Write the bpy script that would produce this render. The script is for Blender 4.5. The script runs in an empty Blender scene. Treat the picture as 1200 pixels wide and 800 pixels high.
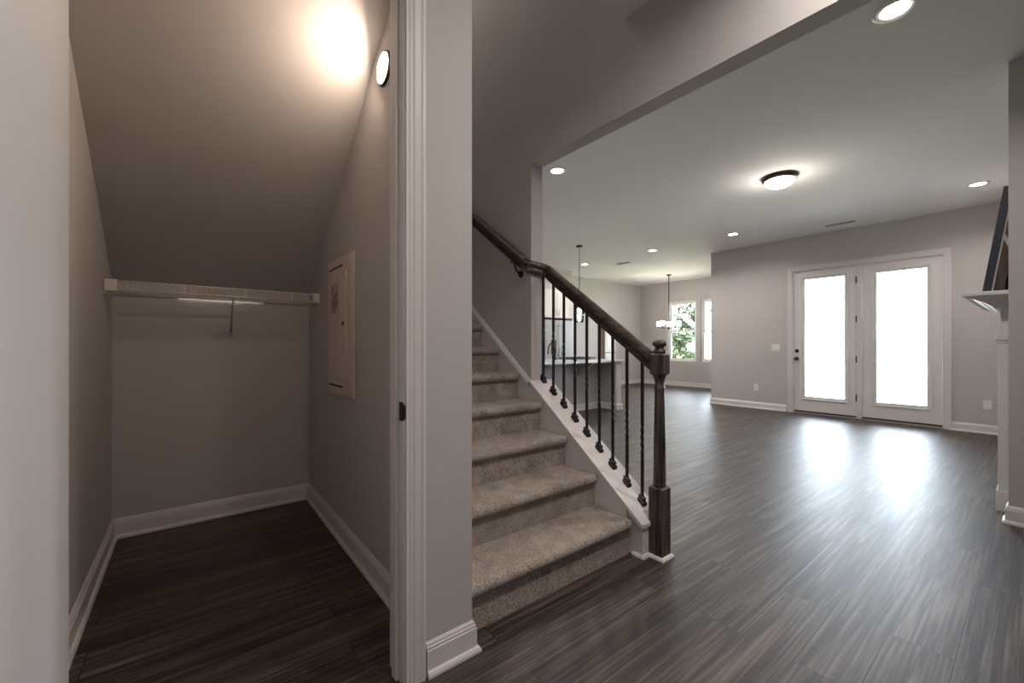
import bpy, bmesh, math, random
from mathutils import Vector, Matrix
random.seed(7)
S = bpy.context.scene
COL = S.collection

# ------------------------------------------------------------------ camera
F = 484.6
cam_d = bpy.data.cameras.new('camera'); cam = bpy.data.objects.new('camera', cam_d); COL.objects.link(cam)
cam_d.sensor_width = 36.0; cam_d.lens = 36.0 * F / 1200.0
cam_d.shift_y = 4.5 / 1200.0
cam_d.clip_start = 0.02
cam.location = (0, 0, 1.15)
YAW = math.atan2(620, 484.6)
cam.rotation_euler = (math.radians(90), 0, YAW - math.radians(90))
S.camera = cam

# ------------------------------------------------------------------ world, exposure
S.view_settings.view_transform = 'Standard'; S.view_settings.look = 'None'
S.view_settings.gamma = 1.0; S.view_settings.use_curve_mapping = False
S.view_settings.exposure = 0.62
W = bpy.data.worlds.new('overcast_sky'); S.world = W; W.use_nodes = True
bg = W.node_tree.nodes['Background']
bg.inputs[0].default_value = (0.76, 0.88, 1.0, 1); bg.inputs[1].default_value = 15.0
sun_d = bpy.data.lights.new('sun', 'SUN'); sun_d.energy = 165; sun_d.angle = math.radians(2); sun_d.color = (1, .97, .92)
sun = bpy.data.objects.new('sun', sun_d); COL.objects.link(sun); sun.rotation_euler = (math.radians(-38), math.radians(-12), 0)

# ------------------------------------------------------------------ light helpers
def area(name, loc, rot, size, power, color=(1, 1, 1), shape='DISK', spread=180, size_y=None):
    l = bpy.data.lights.new(name, 'AREA'); l.energy = power; l.color = color; l.shape = shape; l.size = size
    if size_y: l.size_y = size_y
    l.spread = math.radians(spread)
    o = bpy.data.objects.new(name, l); COL.objects.link(o); o.location = loc; o.rotation_euler = rot
    return o
WARM = (1.0, 0.91, 0.84)
def portal(name, loc, rot, sx, sy):
    o = area(name, loc, rot, sx, 1.0, shape='RECTANGLE', size_y=sy); o.data.cycles.is_portal = True
    return o
HP = math.pi / 2
portal('patio_door_portal', (8.36, 1.73, 1.25), (0, HP, 0), 2.3, 1.8)
portal('dining_window_portal', (11.16, 5.75, 1.55), (0, HP, 0), 1.8, 2.0)

# ------------------------------------------------------------------ node helpers
def mat(name, color=(.8, .8, .8), rough=.5, metal=0.0, spec=None, emis=None, estr=0, bump=0, bscale=200, trans=0):
    m = bpy.data.materials.new(name); m.use_nodes = True
    nt = m.node_tree; b = nt.nodes['Principled BSDF']
    b.inputs['Base Color'].default_value = (*color, 1); b.inputs['Roughness'].default_value = rough
    b.inputs['Metallic'].default_value = metal
    if spec is not None: b.inputs['Specular IOR Level'].default_value = spec
    if trans: b.inputs['Transmission Weight'].default_value = trans
    if emis:
        b.inputs['Emission Color'].default_value = (*emis, 1); b.inputs['Emission Strength'].default_value = estr
    if bump:
        tc = nt.nodes.new('ShaderNodeNewGeometry'); n = nt.nodes.new('ShaderNodeTexNoise'); n.inputs['Scale'].default_value = bscale
        n.inputs['Detail'].default_value = 3
        bp = nt.nodes.new('ShaderNodeBump'); bp.inputs['Strength'].default_value = bump; bp.inputs['Distance'].default_value = .002
        nt.links.new(tc.outputs['Position'], n.inputs['Vector']); nt.links.new(n.outputs['Fac'], bp.inputs['Height'])
        nt.links.new(bp.outputs['Normal'], b.inputs['Normal'])
    return m
def N(nt, t, **kw):
    n = nt.nodes.new(t)
    for k, v in kw.items(): setattr(n, k, v)
    return n

M_wall = mat('greige_paint', (.53, .512, .505), .75, bump=.12, bscale=260)
M_ceil = mat('ceiling_paint', (.80, .79, .77), .85, bump=.15, bscale=180)
M_trim = mat('white_trim_paint', (.70, .67, .66), .38)
M_white = mat('white_cabinet_paint', (.74, .73, .72), .4)
M_black = mat('black_iron', (.012, .010, .011), .42, metal=.3)
M_bronze = mat('oil_rubbed_bronze', (.05, .037, .03), .4, metal=.7)
M_steel = mat('stainless_steel', (.58, .58, .58), .34, metal=.9)
M_chrome = mat('brushed_nickel', (.55, .53, .50), .3, metal=1)
M_dark = mat('dark_gap', (.02, .02, .022), .7)
M_plate = mat('white_plastic', (.80, .79, .77), .35)
M_panel = mat('panel_enamel', (.66, .58, .53), .45)
M_ink = mat('printed_ink', (.05, .035, .03), .8)
M_paper = mat('label_paper', (.60, .52, .47), .8)
M_counter = mat('pale_stone', (.72, .73, .75), .22, bump=.02, bscale=60)
M_slate = mat('black_slate', (.03, .03, .033), .35, bump=.2, bscale=40)
M_navy = mat('navy_frame_paint', (.028, .038, .058), .5, bump=.2, bscale=90)
M_linen = mat('raw_canvas', (.52, .48, .43), .9, bump=.3, bscale=700)
M_glow = mat('lit_frosted_glass', (.9, .85, .78), .4, emis=(1, .86, .70), estr=9)
M_glow_w = mat('lit_lamp_lens', (.9, .88, .85), .4, emis=(1, .88, .76), estr=25)
M_wire = mat('white_coated_wire', (.72, .66, .62), .4)
M_patio = mat('patio_concrete', (.62, .62, .60), .85, bump=.3, bscale=30)
M_vinyl = mat('white_vinyl', (.80, .82, .83), .35)
M_bark = mat('tree_bark', (.20, .15, .11), .9, bump=.5, bscale=40)

def leaf_mat():
    m = bpy.data.materials.new('spring_leaves'); m.use_nodes = True; nt = m.node_tree; b = nt.nodes['Principled BSDF']
    g = N(nt, 'ShaderNodeNewGeometry'); n = N(nt, 'ShaderNodeTexNoise'); n.inputs['Scale'].default_value = 1.3
    r = N(nt, 'ShaderNodeValToRGB'); r.color_ramp.elements[0].color = (.013, .024, .006, 1); r.color_ramp.elements[1].color = (.045, .062, .022, 1)
    nt.links.new(g.outputs['Position'], n.inputs['Vector']); nt.links.new(n.outputs['Fac'], r.inputs['Fac']); nt.links.new(r.outputs['Color'], b.inputs['Base Color'])
    b.inputs['Roughness'].default_value = .6
    return m
M_leaf = leaf_mat()
def glass_mat():
    m = bpy.data.materials.new('window_glass'); m.use_nodes = True; nt = m.node_tree; nt.nodes.remove(nt.nodes['Principled BSDF'])
    o = nt.nodes['Material Output']; t = N(nt, 'ShaderNodeBsdfTransparent'); g = N(nt, 'ShaderNodeBsdfGlossy'); g.inputs['Roughness'].default_value = .02
    f = N(nt, 'ShaderNodeFresnel'); f.inputs['IOR'].default_value = 1.45; mx = N(nt, 'ShaderNodeMixShader')
    nt.links.new(f.outputs[0], mx.inputs[0]); nt.links.new(t.outputs[0], mx.inputs[1]); nt.links.new(g.outputs[0], mx.inputs[2]); nt.links.new(mx.outputs[0], o.inputs[0])
    return m
M_glass = glass_mat()
def wood_mat(name, c1, c2, axis='Z', rough=.38):
    m = bpy.data.materials.new(name); m.use_nodes = True; nt = m.node_tree; b = nt.nodes['Principled BSDF']
    tc = N(nt, 'ShaderNodeTexCoord'); mp = N(nt, 'ShaderNodeMapping'); sc = [45, 45, 45]; sc['XYZ'.index(axis)] = 3.0
    mp.inputs['Scale'].default_value = sc
    n = N(nt, 'ShaderNodeTexNoise'); n.inputs['Scale'].default_value = 1.0; n.inputs['Detail'].default_value = 5; n.inputs['Distortion'].default_value = .6
    r = N(nt, 'ShaderNodeValToRGB'); r.color_ramp.elements[0].position = .35; r.color_ramp.elements[1].position = .68
    r.color_ramp.elements[0].color = (*c1, 1); r.color_ramp.elements[1].color = (*c2, 1)
    bp = N(nt, 'ShaderNodeBump'); bp.inputs['Strength'].default_value = .25; bp.inputs['Distance'].default_value = .001
    nt.links.new(tc.outputs['Object'], mp.inputs[0]); nt.links.new(mp.outputs[0], n.inputs['Vector']); nt.links.new(n.outputs['Fac'], r.inputs['Fac'])
    nt.links.new(r.outputs['Color'], b.inputs['Base Color']); nt.links.new(n.outputs['Fac'], bp.inputs['Height']); nt.links.new(bp.outputs['Normal'], b.inputs['Normal'])
    b.inputs['Roughness'].default_value = rough
    return m
M_newel = wood_mat('dark_stained_oak_post', (.014, .010, .010), (.115, .088, .080), 'Z')
M_rail = wood_mat('dark_stained_oak_rail', (.022, .013, .011), (.10, .068, .055), 'Y')
M_stretch = wood_mat('brown_stretcher_wood', (.045, .028, .018), (.11, .075, .05), 'Z', .6)

def floor_mat():
    m = bpy.data.materials.new('dark_plank_floor'); m.use_nodes = True; nt = m.node_tree; b = nt.nodes['Principled BSDF']; L = nt.links.new
    g = N(nt, 'ShaderNodeNewGeometry')
    mp = N(nt, 'ShaderNodeMapping'); mp.inputs['Location'].default_value = (.3, -.375 + .183 * 20, 0)
    L(g.outputs['Position'], mp.inputs[0])
    br = N(nt, 'ShaderNodeTexBrick'); br.offset = .37; br.offset_frequency = 2; br.squash = 1
    br.inputs['Color1'].default_value = (0, 0, 0, 1); br.inputs['Color2'].default_value = (1, 1, 1, 1); br.inputs['Mortar'].default_value = (.5, .5, .5, 1)
    br.inputs['Scale'].default_value = 1; br.inputs['Brick Width'].default_value = 1.25; br.inputs['Row Height'].default_value = .183
    br.inputs['Mortar Size'].default_value = .0024; br.inputs['Mortar Smooth'].default_value = .3; br.inputs['Bias'].default_value = 0
    L(mp.outputs[0], br.inputs['Vector'])
    rnd = N(nt, 'ShaderNodeRGBToBW'); L(br.outputs['Color'], rnd.inputs[0])
    w = N(nt, 'ShaderNodeMath', operation='MULTIPLY'); w.inputs[1].default_value = 37; L(rnd.outputs[0], w.inputs[0])
    # warp then streaky grain
    m2 = N(nt, 'ShaderNodeMapping'); m2.inputs['Scale'].default_value = (.9, 22, 1); L(g.outputs['Position'], m2.inputs[0])
    n1 = N(nt, 'ShaderNodeTexNoise', noise_dimensions='4D'); n1.inputs['Scale'].default_value = 1.0; n1.inputs['Detail'].default_value = 4; n1.inputs['Distortion'].default_value = 1.8
    L(m2.outputs[0], n1.inputs['Vector']); L(w.outputs[0], n1.inputs['W'])
    m3 = N(nt, 'ShaderNodeMapping'); m3.inputs['Scale'].default_value = (1.8, 110, 1); L(g.outputs['Position'], m3.inputs[0])
    n2 = N(nt, 'ShaderNodeTexNoise', noise_dimensions='4D'); n2.inputs['Scale'].default_value = 1.0; n2.inputs['Detail'].default_value = 4; n2.inputs['Distortion'].default_value = .5
    L(m3.outputs[0], n2.inputs['Vector']); L(w.outputs[0], n2.inputs['W'])
    ad = N(nt, 'ShaderNodeMix', data_type='FLOAT'); ad.inputs[0].default_value = .45
    L(n1.outputs['Fac'], ad.inputs[2]); L(n2.outputs['Fac'], ad.inputs[3])
    vr = N(nt, 'ShaderNodeMath', operation='MULTIPLY_ADD'); vr.inputs[1].default_value = .05; vr.inputs[2].default_value = -.025; L(rnd.outputs[0], vr.inputs[0])
    sm = N(nt, 'ShaderNodeMath', operation='ADD'); L(ad.outputs[0], sm.inputs[0]); L(vr.outputs[0], sm.inputs[1])
    r = N(nt, 'ShaderNodeValToRGB'); cr = r.color_ramp
    cr.elements[0].position = .37; cr.elements[0].color = (.008, .006, .0055, 1)
    cr.elements[1].position = .64; cr.elements[1].color = (.135, .105, .090, 1)
    e = cr.elements.new(.50); e.color = (.042, .031, .027, 1)
    L(sm.outputs[0], r.inputs['Fac'])
    mx = N(nt, 'ShaderNodeMix', data_type='RGBA'); L(br.outputs['Fac'], mx.inputs[0]); L(r.outputs['Color'], mx.inputs[6]); mx.inputs[7].default_value = (.008, .006, .006, 1)
    L(mx.outputs[2], b.inputs['Base Color'])
    rr = N(nt, 'ShaderNodeMapRange'); rr.inputs[1].default_value = .3; rr.inputs[2].default_value = .7; rr.inputs[3].default_value = .47; rr.inputs[4].default_value = .42
    L(n1.outputs['Fac'], rr.inputs[0]); L(rr.outputs[0], b.inputs['Roughness'])
    b.inputs['Specular IOR Level'].default_value = .6
    hh = N(nt, 'ShaderNodeMath', operation='SUBTRACT'); L(n2.outputs['Fac'], hh.inputs[0])
    mf = N(nt, 'ShaderNodeMath', operation='MULTIPLY'); mf.inputs[1].default_value = 1.6; L(br.outputs['Fac'], mf.inputs[0]); L(mf.outputs[0], hh.inputs[1])
    bp = N(nt, 'ShaderNodeBump'); bp.inputs['Strength'].default_value = .22; bp.inputs['Distance'].default_value = .0016
    L(hh.outputs[0], bp.inputs['Height']); L(bp.outputs['Normal'], b.inputs['Normal'])
    return m
M_floor = floor_mat()
def carpet_mat():
    m = bpy.data.materials.new('taupe_cut_pile_carpet'); m.use_nodes = True; nt = m.node_tree; b = nt.nodes['Principled BSDF']; L = nt.links.new
    g = N(nt, 'ShaderNodeNewGeometry')
    n1 = N(nt, 'ShaderNodeTexNoise'); n1.inputs['Scale'].default_value = 190; n1.inputs['Detail'].default_value = 3
    n2 = N(nt, 'ShaderNodeTexNoise'); n2.inputs['Scale'].default_value = 14; n2.inputs['Detail'].default_value = 3
    L(g.outputs['Position'], n1.inputs['Vector']); L(g.outputs['Position'], n2.inputs['Vector'])
    r = N(nt, 'ShaderNodeValToRGB'); r.color_ramp.elements[0].position = .36; r.color_ramp.elements[1].position = .66
    r.color_ramp.elements[0].color = (.13, .105, .09, 1); r.color_ramp.elements[1].color = (.53, .455, .40, 1)
    mx = N(nt, 'ShaderNodeMix', data_type='FLOAT'); mx.inputs[0].default_value = .22; L(n1.outputs['Fac'], mx.inputs[2]); L(n2.outputs['Fac'], mx.inputs[3])
    L(mx.outputs[0], r.inputs['Fac']); L(r.outputs['Color'], b.inputs['Base Color'])
    b.inputs['Roughness'].default_value = .95; b.inputs['Specular IOR Level'].default_value = .1
    b.inputs['Sheen Weight'].default_value = .25
    bp = N(nt, 'ShaderNodeBump'); bp.inputs['Strength'].default_value = .9; bp.inputs['Distance'].default_value = .004
    L(n1.outputs['Fac'], bp.inputs['Height']); L(bp.outputs['Normal'], b.inputs['Normal'])
    return m
M_carpet = carpet_mat()

# ------------------------------------------------------------------ mesh helpers
class MB:
    def __init__(s): s.v = []; s.f = []; s.sm = []
    def add(s, vs, fs, smooth=False):
        o = len(s.v); s.v += [tuple(v) for v in vs]; s.f += [tuple(i + o for i in f) for f in fs]; s.sm += [smooth] * len(fs); return s
    def box(s, x0, y0, z0, x1, y1, z1):
        vs = [(x, y, z) for z in (z0, z1) for y in (y0, y1) for x in (x0, x1)]
        return s.add(vs, [(0, 2, 3, 1), (4, 5, 7, 6), (0, 1, 5, 4), (2, 6, 7, 3), (0, 4, 6, 2), (1, 3, 7, 5)])
    def prism(s, poly, axis, a, b):
        """poly = 2D points in the plane across axis (X:(y,z) Y:(x,z) Z:(x,y)), extruded a..b"""
        def P(p, t): return (t, p[0], p[1]) if axis == 'X' else (p[0], t, p[1]) if axis == 'Y' else (p[0], p[1], t)
        n = len(poly); vs = [P(p, a) for p in poly] + [P(p, b) for p in poly]
        fs = [tuple(range(n)), tuple(range(2 * n - 1, n - 1, -1))] + [(i, i + n, (i + 1) % n + n, (i + 1) % n) for i in range(n)]
        return s.add(vs, fs)
    def tube(s, pts, r, n=10, smooth=True):
        pts = [Vector(p) for p in pts]; rs = r if isinstance(r, (list, tuple)) else [r] * len(pts); vs = []
        t0 = (pts[1] - pts[0]).normalized(); u = t0.orthogonal().normalized()
        for i, p in enumerate(pts):
            a = pts[max(i - 1, 0)]; b = pts[min(i + 1, len(pts) - 1)]; t = (b - a).normalized()
            u = (u - t * u.dot(t)).normalized(); w = t.cross(u)
            for k in range(n):
                an = 2 * math.pi * k / n; vs.append(p + (u * math.cos(an) + w * math.sin(an)) * rs[i])
        fs = [(i * n + k, i * n + (k + 1) % n, (i + 1) * n + (k + 1) % n, (i + 1) * n + k) for i in range(len(pts) - 1) for k in range(n)]
        s.add(vs, fs, smooth)
        s.add([], []); o = len(s.v) - len(vs)
        s.f += [tuple(o + k for k in range(n))[::-1], tuple(o + (len(pts) - 1) * n + k for k in range(n))]; s.sm += [False, False]
        return s
    def lathe(s, prof, n=24, c=(0, 0, 0), axis='Z', smooth=True):
        vs = []
        for r, h in prof:
            r = max(r, 1e-4)
            for k in range(n):
                a = 2 * math.pi * k / n; x, y = r * math.cos(a), r * math.sin(a)
                p = (x, y, h) if axis == 'Z' else (h, x, y) if axis == 'X' else (x, h, y)
                vs.append((c[0] + p[0], c[1] + p[1], c[2] + p[2]))
        m = len(prof)
        fs = [(i * n + k, i * n + (k + 1) % n, (i + 1) * n + (k + 1) % n, (i + 1) * n + k) for i in range(m - 1) for k in range(n)]
        fs += [tuple(range(n))[::-1], tuple((m - 1) * n + k for k in range(n))]
        return s.add(vs, fs, smooth)
    def sweep(s, path, prof, nrm, closed=False):
        """mitred sweep; prof (a,b): a along nrm x t, b along nrm"""
        path = [Vector(p) for p in path]; nrm = Vector(nrm).normalized(); vs = []; n = len(prof)
        for i, p in enumerate(path):
            t1 = (p - path[i - 1]).normalized() if i > 0 else None
            t2 = (path[i + 1] - p).normalized() if i < len(path) - 1 else None
            if t1 is None: t1 = t2
            if t2 is None: t2 = t1
            s1 = nrm.cross(t1); s2 = nrm.cross(t2); d = (s1 + s2); d = d / max(1e-6, (1 + s1.dot(s2)))
            for a, b in prof: vs.append(p + d * a + nrm * b)
        fs = [(i * n + k, i * n + (k + 1) % n, (i + 1) * n + (k + 1) % n, (i + 1) * n + k) for i in range(len(path) - 1) for k in range(n)]
        fs += [tuple(range(n))[::-1], tuple((len(path) - 1) * n + k for k in range(n))]
        return s.add(vs, fs)
    def sweep3(s, path, prof, up=(0, 0, 1), smooth=False):
        path = [Vector(p) for p in path]; up = Vector(up); vs = []; n = len(prof)
        for i, p in enumerate(path):
            t = (path[min(i + 1, len(path) - 1)] - path[max(i - 1, 0)]).normalized(); sd = t.cross(up).normalized(); u = sd.cross(t)
            for a, b in prof: vs.append(p + sd * a + u * b)
        fs = [(i * n + k, i * n + (k + 1) % n, (i + 1) * n + (k + 1) % n, (i + 1) * n + k) for i in range(len(path) - 1) for k in range(n)]
        s.add(vs, fs, smooth)
        o = len(s.v) - len(vs); s.f += [tuple(o + k for k in range(n))[::-1], tuple(o + (len(path) - 1) * n + k for k in range(n))]; s.sm += [False, False]
        return s
    def build(s, name, material, parent=None, bevel=0, loc=None, segs=2, subd=0):
        me = bpy.data.meshes.new(name)
        vs = s.v
        if loc is not None: vs = [(v[0] - loc[0], v[1] - loc[1], v[2] - loc[2]) for v in vs]
        me.from_pydata(vs, [], s.f); me.polygons.foreach_set('use_smooth', s.sm)
        bm = bmesh.new(); bm.from_mesh(me); bmesh.ops.recalc_face_normals(bm, faces=bm.faces); bm.to_mesh(me); bm.free()
        me.materials.append(material); o = bpy.data.objects.new(name, me); COL.objects.link(o)
        if loc is not None: o.location = loc
        if parent:
            o.parent = parent
            if loc is not None: o.location = Vector(loc) - parent.location
            else: o.location = -parent.location
        if bevel:
            b = o.modifiers.new('bevel', 'BEVEL'); b.width = bevel; b.segments = segs; b.limit_method = 'ANGLE'; b.angle_limit = math.radians(40)
            b.harden_normals = False
        if subd:
            q = o.modifiers.new('sub', 'SUBSURF'); q.levels = subd; q.render_levels = subd
        return o
def tag(o, label=None, cat=None, group=None, kind=None):
    if label: o['label'] = label
    if cat: o['category'] = cat
    if group: o['group'] = group
    if kind: o['kind'] = kind
    return o
def empty(name, loc=(0, 0, 0), **k):
    o = bpy.data.objects.new(name, None); COL.objects.link(o); o.location = loc; o.empty_display_size = .1; tag(o, **k); return o
def struct(name, mb, m, label=None, cat=None, bevel=0):
    o = mb.build(name, m, bevel=bevel); tag(o, label, cat, kind='structure'); return o
def copy_tree(o, parent=None):
    c = o.copy(); COL.objects.link(c)
    if parent: c.parent = parent
    for ch in list(o.children): copy_tree(ch, c)
    return c

H = 2.98
# ================================================================== STRUCTURE
fl = MB().box(-1.9, -2.8, -.12, 11.12, 7.74, 0)
struct('floor', fl, M_floor, 'dark brown-grey wood plank floor running through foyer, closet and living room', 'floor')
c = MB()
c.box(-1.9, -2.8, H, 1.93, 1.44, H + .17); c.box(1.93, -2.8, H, 11.12, 7.74, H + .17) if False else None
c.box(2.035, -2.8, H, 11.12, 7.74, H + .17)
struct('ceiling', c, M_ceil, 'flat pale ceiling over foyer, living room and kitchen', 'ceiling')
struct('ceiling_stairwell', MB().box(.5, 1.3, 5.6, 2.1, 4.8, 5.75), M_ceil, 'flat ceiling high above the stairs', 'ceiling')
sl = lambda y: 3.957 - .712 * y
struct('ceiling_closet', MB().prism([(1.44, sl(1.44)), (3.4, sl(3.4)), (3.4, sl(3.4) + .2), (1.44, sl(1.44) + .2)], 'X', -.36, .715), M_wall,
       'sloped painted ceiling of the closet under the upper stairs', 'ceiling')
JL, JR, DH = -.25, .568, 2.44
wf = MB(); wf.box(-1.9, 1.32, 0, JL - .018, 1.44, H); wf.box(JR + .018, 1.32, 0, .84, 1.44, H); wf.box(JL - .018, 1.32, DH + .018, JR + .018, 1.44, H)
wf.box(.5, 1.32, H + .17, 2.035, 1.44, 5.6)
struct('wall_front', wf, M_wall, 'greige wall beside the closet doorway, ending at the stairs', 'wall')
struct('wall_closet_left', MB().box(-.48, 1.44, 0, -.36, 3.52, 2.98), M_wall, 'left wall of the closet', 'wall')
struct('wall_closet_back', MB().box(-.36, 3.4, 0, .715, 3.52, 1.9), M_wall, 'back wall of the closet below the wire shelf', 'wall')
struct('wall_closet_right', MB().box(.715, 1.44, 0, .84, 3.58, 5.6), M_wall, 'right wall of the closet with the breaker panel, stairs on its other side', 'wall')
ws = MB(); ws.box(.5, 4.6, 0, 1.93, 4.72, 5.6); ws.box(.715, 3.58, 0, .84, 4.6, 5.6)
struct('wall_stair_landing', ws, M_wall, 'wall at the stair landing', 'wall')
# header wall between stairs and living room
hw = MB()
hw.box(1.93, -1.0, 2.45, 2.035, 2.246, 5.6); hw.box(1.93, -2.8, 0, 2.035, -1.0, 5.6)
hw.box(1.93, 2.246, 0, 2.035, 7.62, 5.6)
struct('wall_stairs', hw, M_wall, 'tall greige wall and header between the stairs and the living room', 'wall')
# living room shell
DY0, DY1, DZ = .815, 2.64, 2.42
wr = MB(); X = 8.18
wr.box(X, .04, 0, X + .14, DY0, H); wr.box(X, DY1, 0, X + .14, 4.04, H); wr.box(X, DY0, DZ, X + .14, DY1, H)
struct('wall_far', wr, M_wall, 'far living room wall around the double patio door', 'wall')
struct('wall_dining_return', MB().box(8.32, 3.92, 0, 11.0, 4.04, H), M_wall, 'wall returning beside the dining area', 'wall')
struct('wall_right', MB().box(4.17, -2.8, 0, 4.29, .13, H), M_wall, 'short wall end at the right edge beside the fireplace', 'wall')
struct('wall_fireplace', MB().box(4.29, -.10, 0, 8.32, .04, H), M_wall, 'wall behind the fireplace mantel', 'wall')
XW = 11.0; WIN = [(5.845, 6.70), (4.86, 5.715)]; WZ0, WZ1 = .70, 2.40
ww = MB(); ww.box(XW, 3.92, 0, XW + .12, WIN[1][0], H); ww.box(XW, WIN[1][1], 0, XW + .12, WIN[0][0], H); ww.box(XW, WIN[0][1], 0, XW + .12, 7.74, H)
for a, b in WIN: ww.box(XW, a, 0, XW + .12, b, WZ0); ww.box(XW, a, WZ1, XW + .12, b, H)
struct('wall_dining', ww, M_wall, 'dining area wall with two tall windows', 'wall')
PX0, PX1 = 9.18, 9.66
wk = MB(); wk.box(2.035, 7.62, 0, 11.0, 7.74, H)
struct('wall_kitchen', wk, M_wall, 'kitchen and dining side wall with the refrigerator', 'wall')
# foyer shell behind the camera
wb = MB(); wb.box(-1.9, -2.92, 0, -.45, -2.8, H); wb.box(.5, -2.92, 0, 4.29, -2.8, H); wb.box(-.45, -2.92, 2.2, .5, -2.8, H)
struct('wall_foyer_back', wb, M_wall, 'foyer wall behind', 'wall')
struct('wall_foyer_left', MB().box(-2.02, -2.92, 0, -1.9, 1.44, H), M_wall, 'foyer left wall', 'wall')

# ---- baseboards
BB = [(0, 0), (.027, 0), (.027, .010), (.022, .019), (.014, .022), (.014, .088), (.011, .092), (.012, .098), (.008, .104), (.008, .109), (.003, .116), (0, .116)]
def base(name, path, label):
    # wall on the left of travel direction, board on the right -> a = -(nrm x t)
    mb = MB(); mb.sweep([(x, y, 0) for x, y in path], [(-a, b) for a, b in BB], (0, 0, 1)); return struct(name, mb, M_trim, label, 'baseboard')
base('baseboard_closet', [(JL - .018, 1.44), (-.36, 1.44), (-.36, 3.4), (.715, 3.4), (.715, 1.44), (JR + .018, 1.44)], 'white baseboard around the closet')
base('baseboard_front', [(.650, 1.32), (.84, 1.32), (.84, 1.387)], 'short white baseboard at the foot of the wall by the stairs')
base('baseboard_front_left', [(-1.9, 1.32), (-.332, 1.32)], 'white baseboard left of the closet doorway')
base('baseboard_far_left', [(8.32, 4.04), (8.18, 4.04), (8.18, 2.722)][0:3], 'white baseboard left of the patio door') if False else None
base('baseboard_far_left', [(11.0, 4.04), (8.18, 4.04), (8.18, 2.722)][::1], 'white baseboard left of the patio door')
base('baseboard_far_right', [(8.18, .758), (8.18, .04), (5.93, .04)], 'white baseboard right of the patio door')
base('baseboard_dining', [(9.62, 7.62), (11.0, 7.62), (11.0, 4.04)], 'white baseboard under the dining windows')
base('baseboard_kitchen', [(7.42, 7.62), (9.17, 7.62)], 'white baseboard right of the refrigerator')
base('baseboard_right', [(4.29, .13), (4.17, .13), (4.17, -2.8)], 'white baseboard at the wall end on the right')
base('baseboard_stairs_living', [(2.035, 7.62), (2.035, 2.30)], 'white baseboard on the living side of the stair wall')

# ---- casing sweep in a wall plane
CS = [(0, 0), (0, .012), (.006, .012), (.010, .009), (.016, .011), (.024, .011), (.030, .014), (.052, .016), (.058, .019), (.066, .019), (.070, .014), (.070, 0)]
def casing(mb, path, nrm, sgn=1, k=1.0): mb.sweep(path, [(sgn * a * k, b) for a, b in CS], nrm)

# ================================================================== CLOSET DOOR (door_1)
D1 = empty('door_1', ((JL + JR) / 2, 1.38, 0), label='closet doorway with white casing and its white door swung open', cat='door', kind='structure')
mb = MB(); mb.box(JR, 1.32, 0, JR + .018, 1.44, DH + .018); mb.box(JL - .018, 1.32, 0, JL, 1.44, DH + .018); mb.box(JL, 1.32, DH, JR, 1.44, DH + .018)
mb.build('jamb', M_trim, D1, bevel=.002)
mb = MB(); mb.box(JR - .011, 1.358, 0, JR, 1.396, DH); mb.box(JL, 1.358, 0, JL + .011, 1.396, DH); mb.box(JL + .011, 1.358, DH - .011, JR - .011, 1.396, DH)
mb.build('door_stop', M_trim, D1, bevel=.002)
mb = MB(); casing(mb, [(JL - .006, 1.32, 0), (JL - .006, 1.32, DH + .006), (JR + .006, 1.32, DH + .006), (JR + .006, 1.32, 0)], (0, -1, 0), sgn=1)
mb.build('casing', M_trim, D1)
mb = MB(); casing(mb, [(JR + .006, 1.44, 0), (JR + .006, 1.44, DH + .006), (JL - .006, 1.44, DH + .006), (JL - .006, 1.44, 0)], (0, 1, 0), sgn=1)
mb.build('casing', M_trim, D1)
sp = MB(); sp.box(JR - .0025, 1.3195, .895, JR + .001, 1.350, .958)
sp.prism([(JR - .0025, 1.3195), (JR - .0045, 1.314), (JR - .002, 1.309), (JR + .002, 1.309), (JR + .001, 1.3195)], 'Z', .903, .950)
sp.build('strike_plate', M_black, D1, bevel=.001)
slab = MB(); slab.box(JL + .010, 1.307 - .813, .012, JL + .044, 1.307, DH - .004)
sb = slab.build('door_slab', M_trim, D1, bevel=.002)
for z in (.28, 1.22, 2.18):
    MB().tube([(JL + .004, 1.311, z - .045), (JL + .004, 1.311, z + .045)], .006, 10).build('hinge', M_black, sb)
for c_ in sb.children: c_.location = (0, 0, 0)
kb = MB(); kb.lathe([(.032, 0), (.032, .006), (.012, .010), (.011, .035), (.026, .045), (.030, .058), (.024, .070), (.008, .075)], 20, (JL + .044, .548, .93), 'X')
k_ = kb.build('door_knob', M_black, sb); k_.location = (0, 0, 0)

# ================================================================== PATIO DOOR (door_2)
D2 = empty('door_2', (8.25, 1.73, 0), label='white double glass patio door in the far wall', cat='door', kind='structure')
X0 = 8.18
mb = MB(); casing(mb, [(X0, DY0 + .012, 0), (X0, DY0 + .012, DZ - .008), (X0, DY1 - .012, DZ - .008), (X0, DY1 - .012, 0)], (-1, 0, 0), sgn=-1, k=1.1)
mb.build('casing', M_trim, D2)
mb = MB(); mb.box(X0, DY0, 0, X0 + .14, DY0 + .022, DZ); mb.box(X0, DY1 - .022, 0, X0 + .14, DY1, DZ); mb.box(X0, DY0 + .022, DZ - .022, X0 + .14, DY1 - .022, DZ)
mb.box(X0 + .012, 1.706, .018, X0 + .075, 1.772, DZ - .022)
mb.build('frame', M_trim, D2, bevel=.002)
mb = MB(); mb.box(X0 + .002, DY0 + .022, 0, X0 + .17, DY1 - .022, .022); mb.build('threshold', M_chrome, D2, bevel=.003)
mb = MB(); mb.box(X0 + .030, DY0 + .022, .022, X0 + .07, 1.706, .050); mb.box(X0 + .030, 1.772, .022, X0 + .07, DY1 - .022, .050); mb.build('weather_strip', M_dark, D2)
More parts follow.
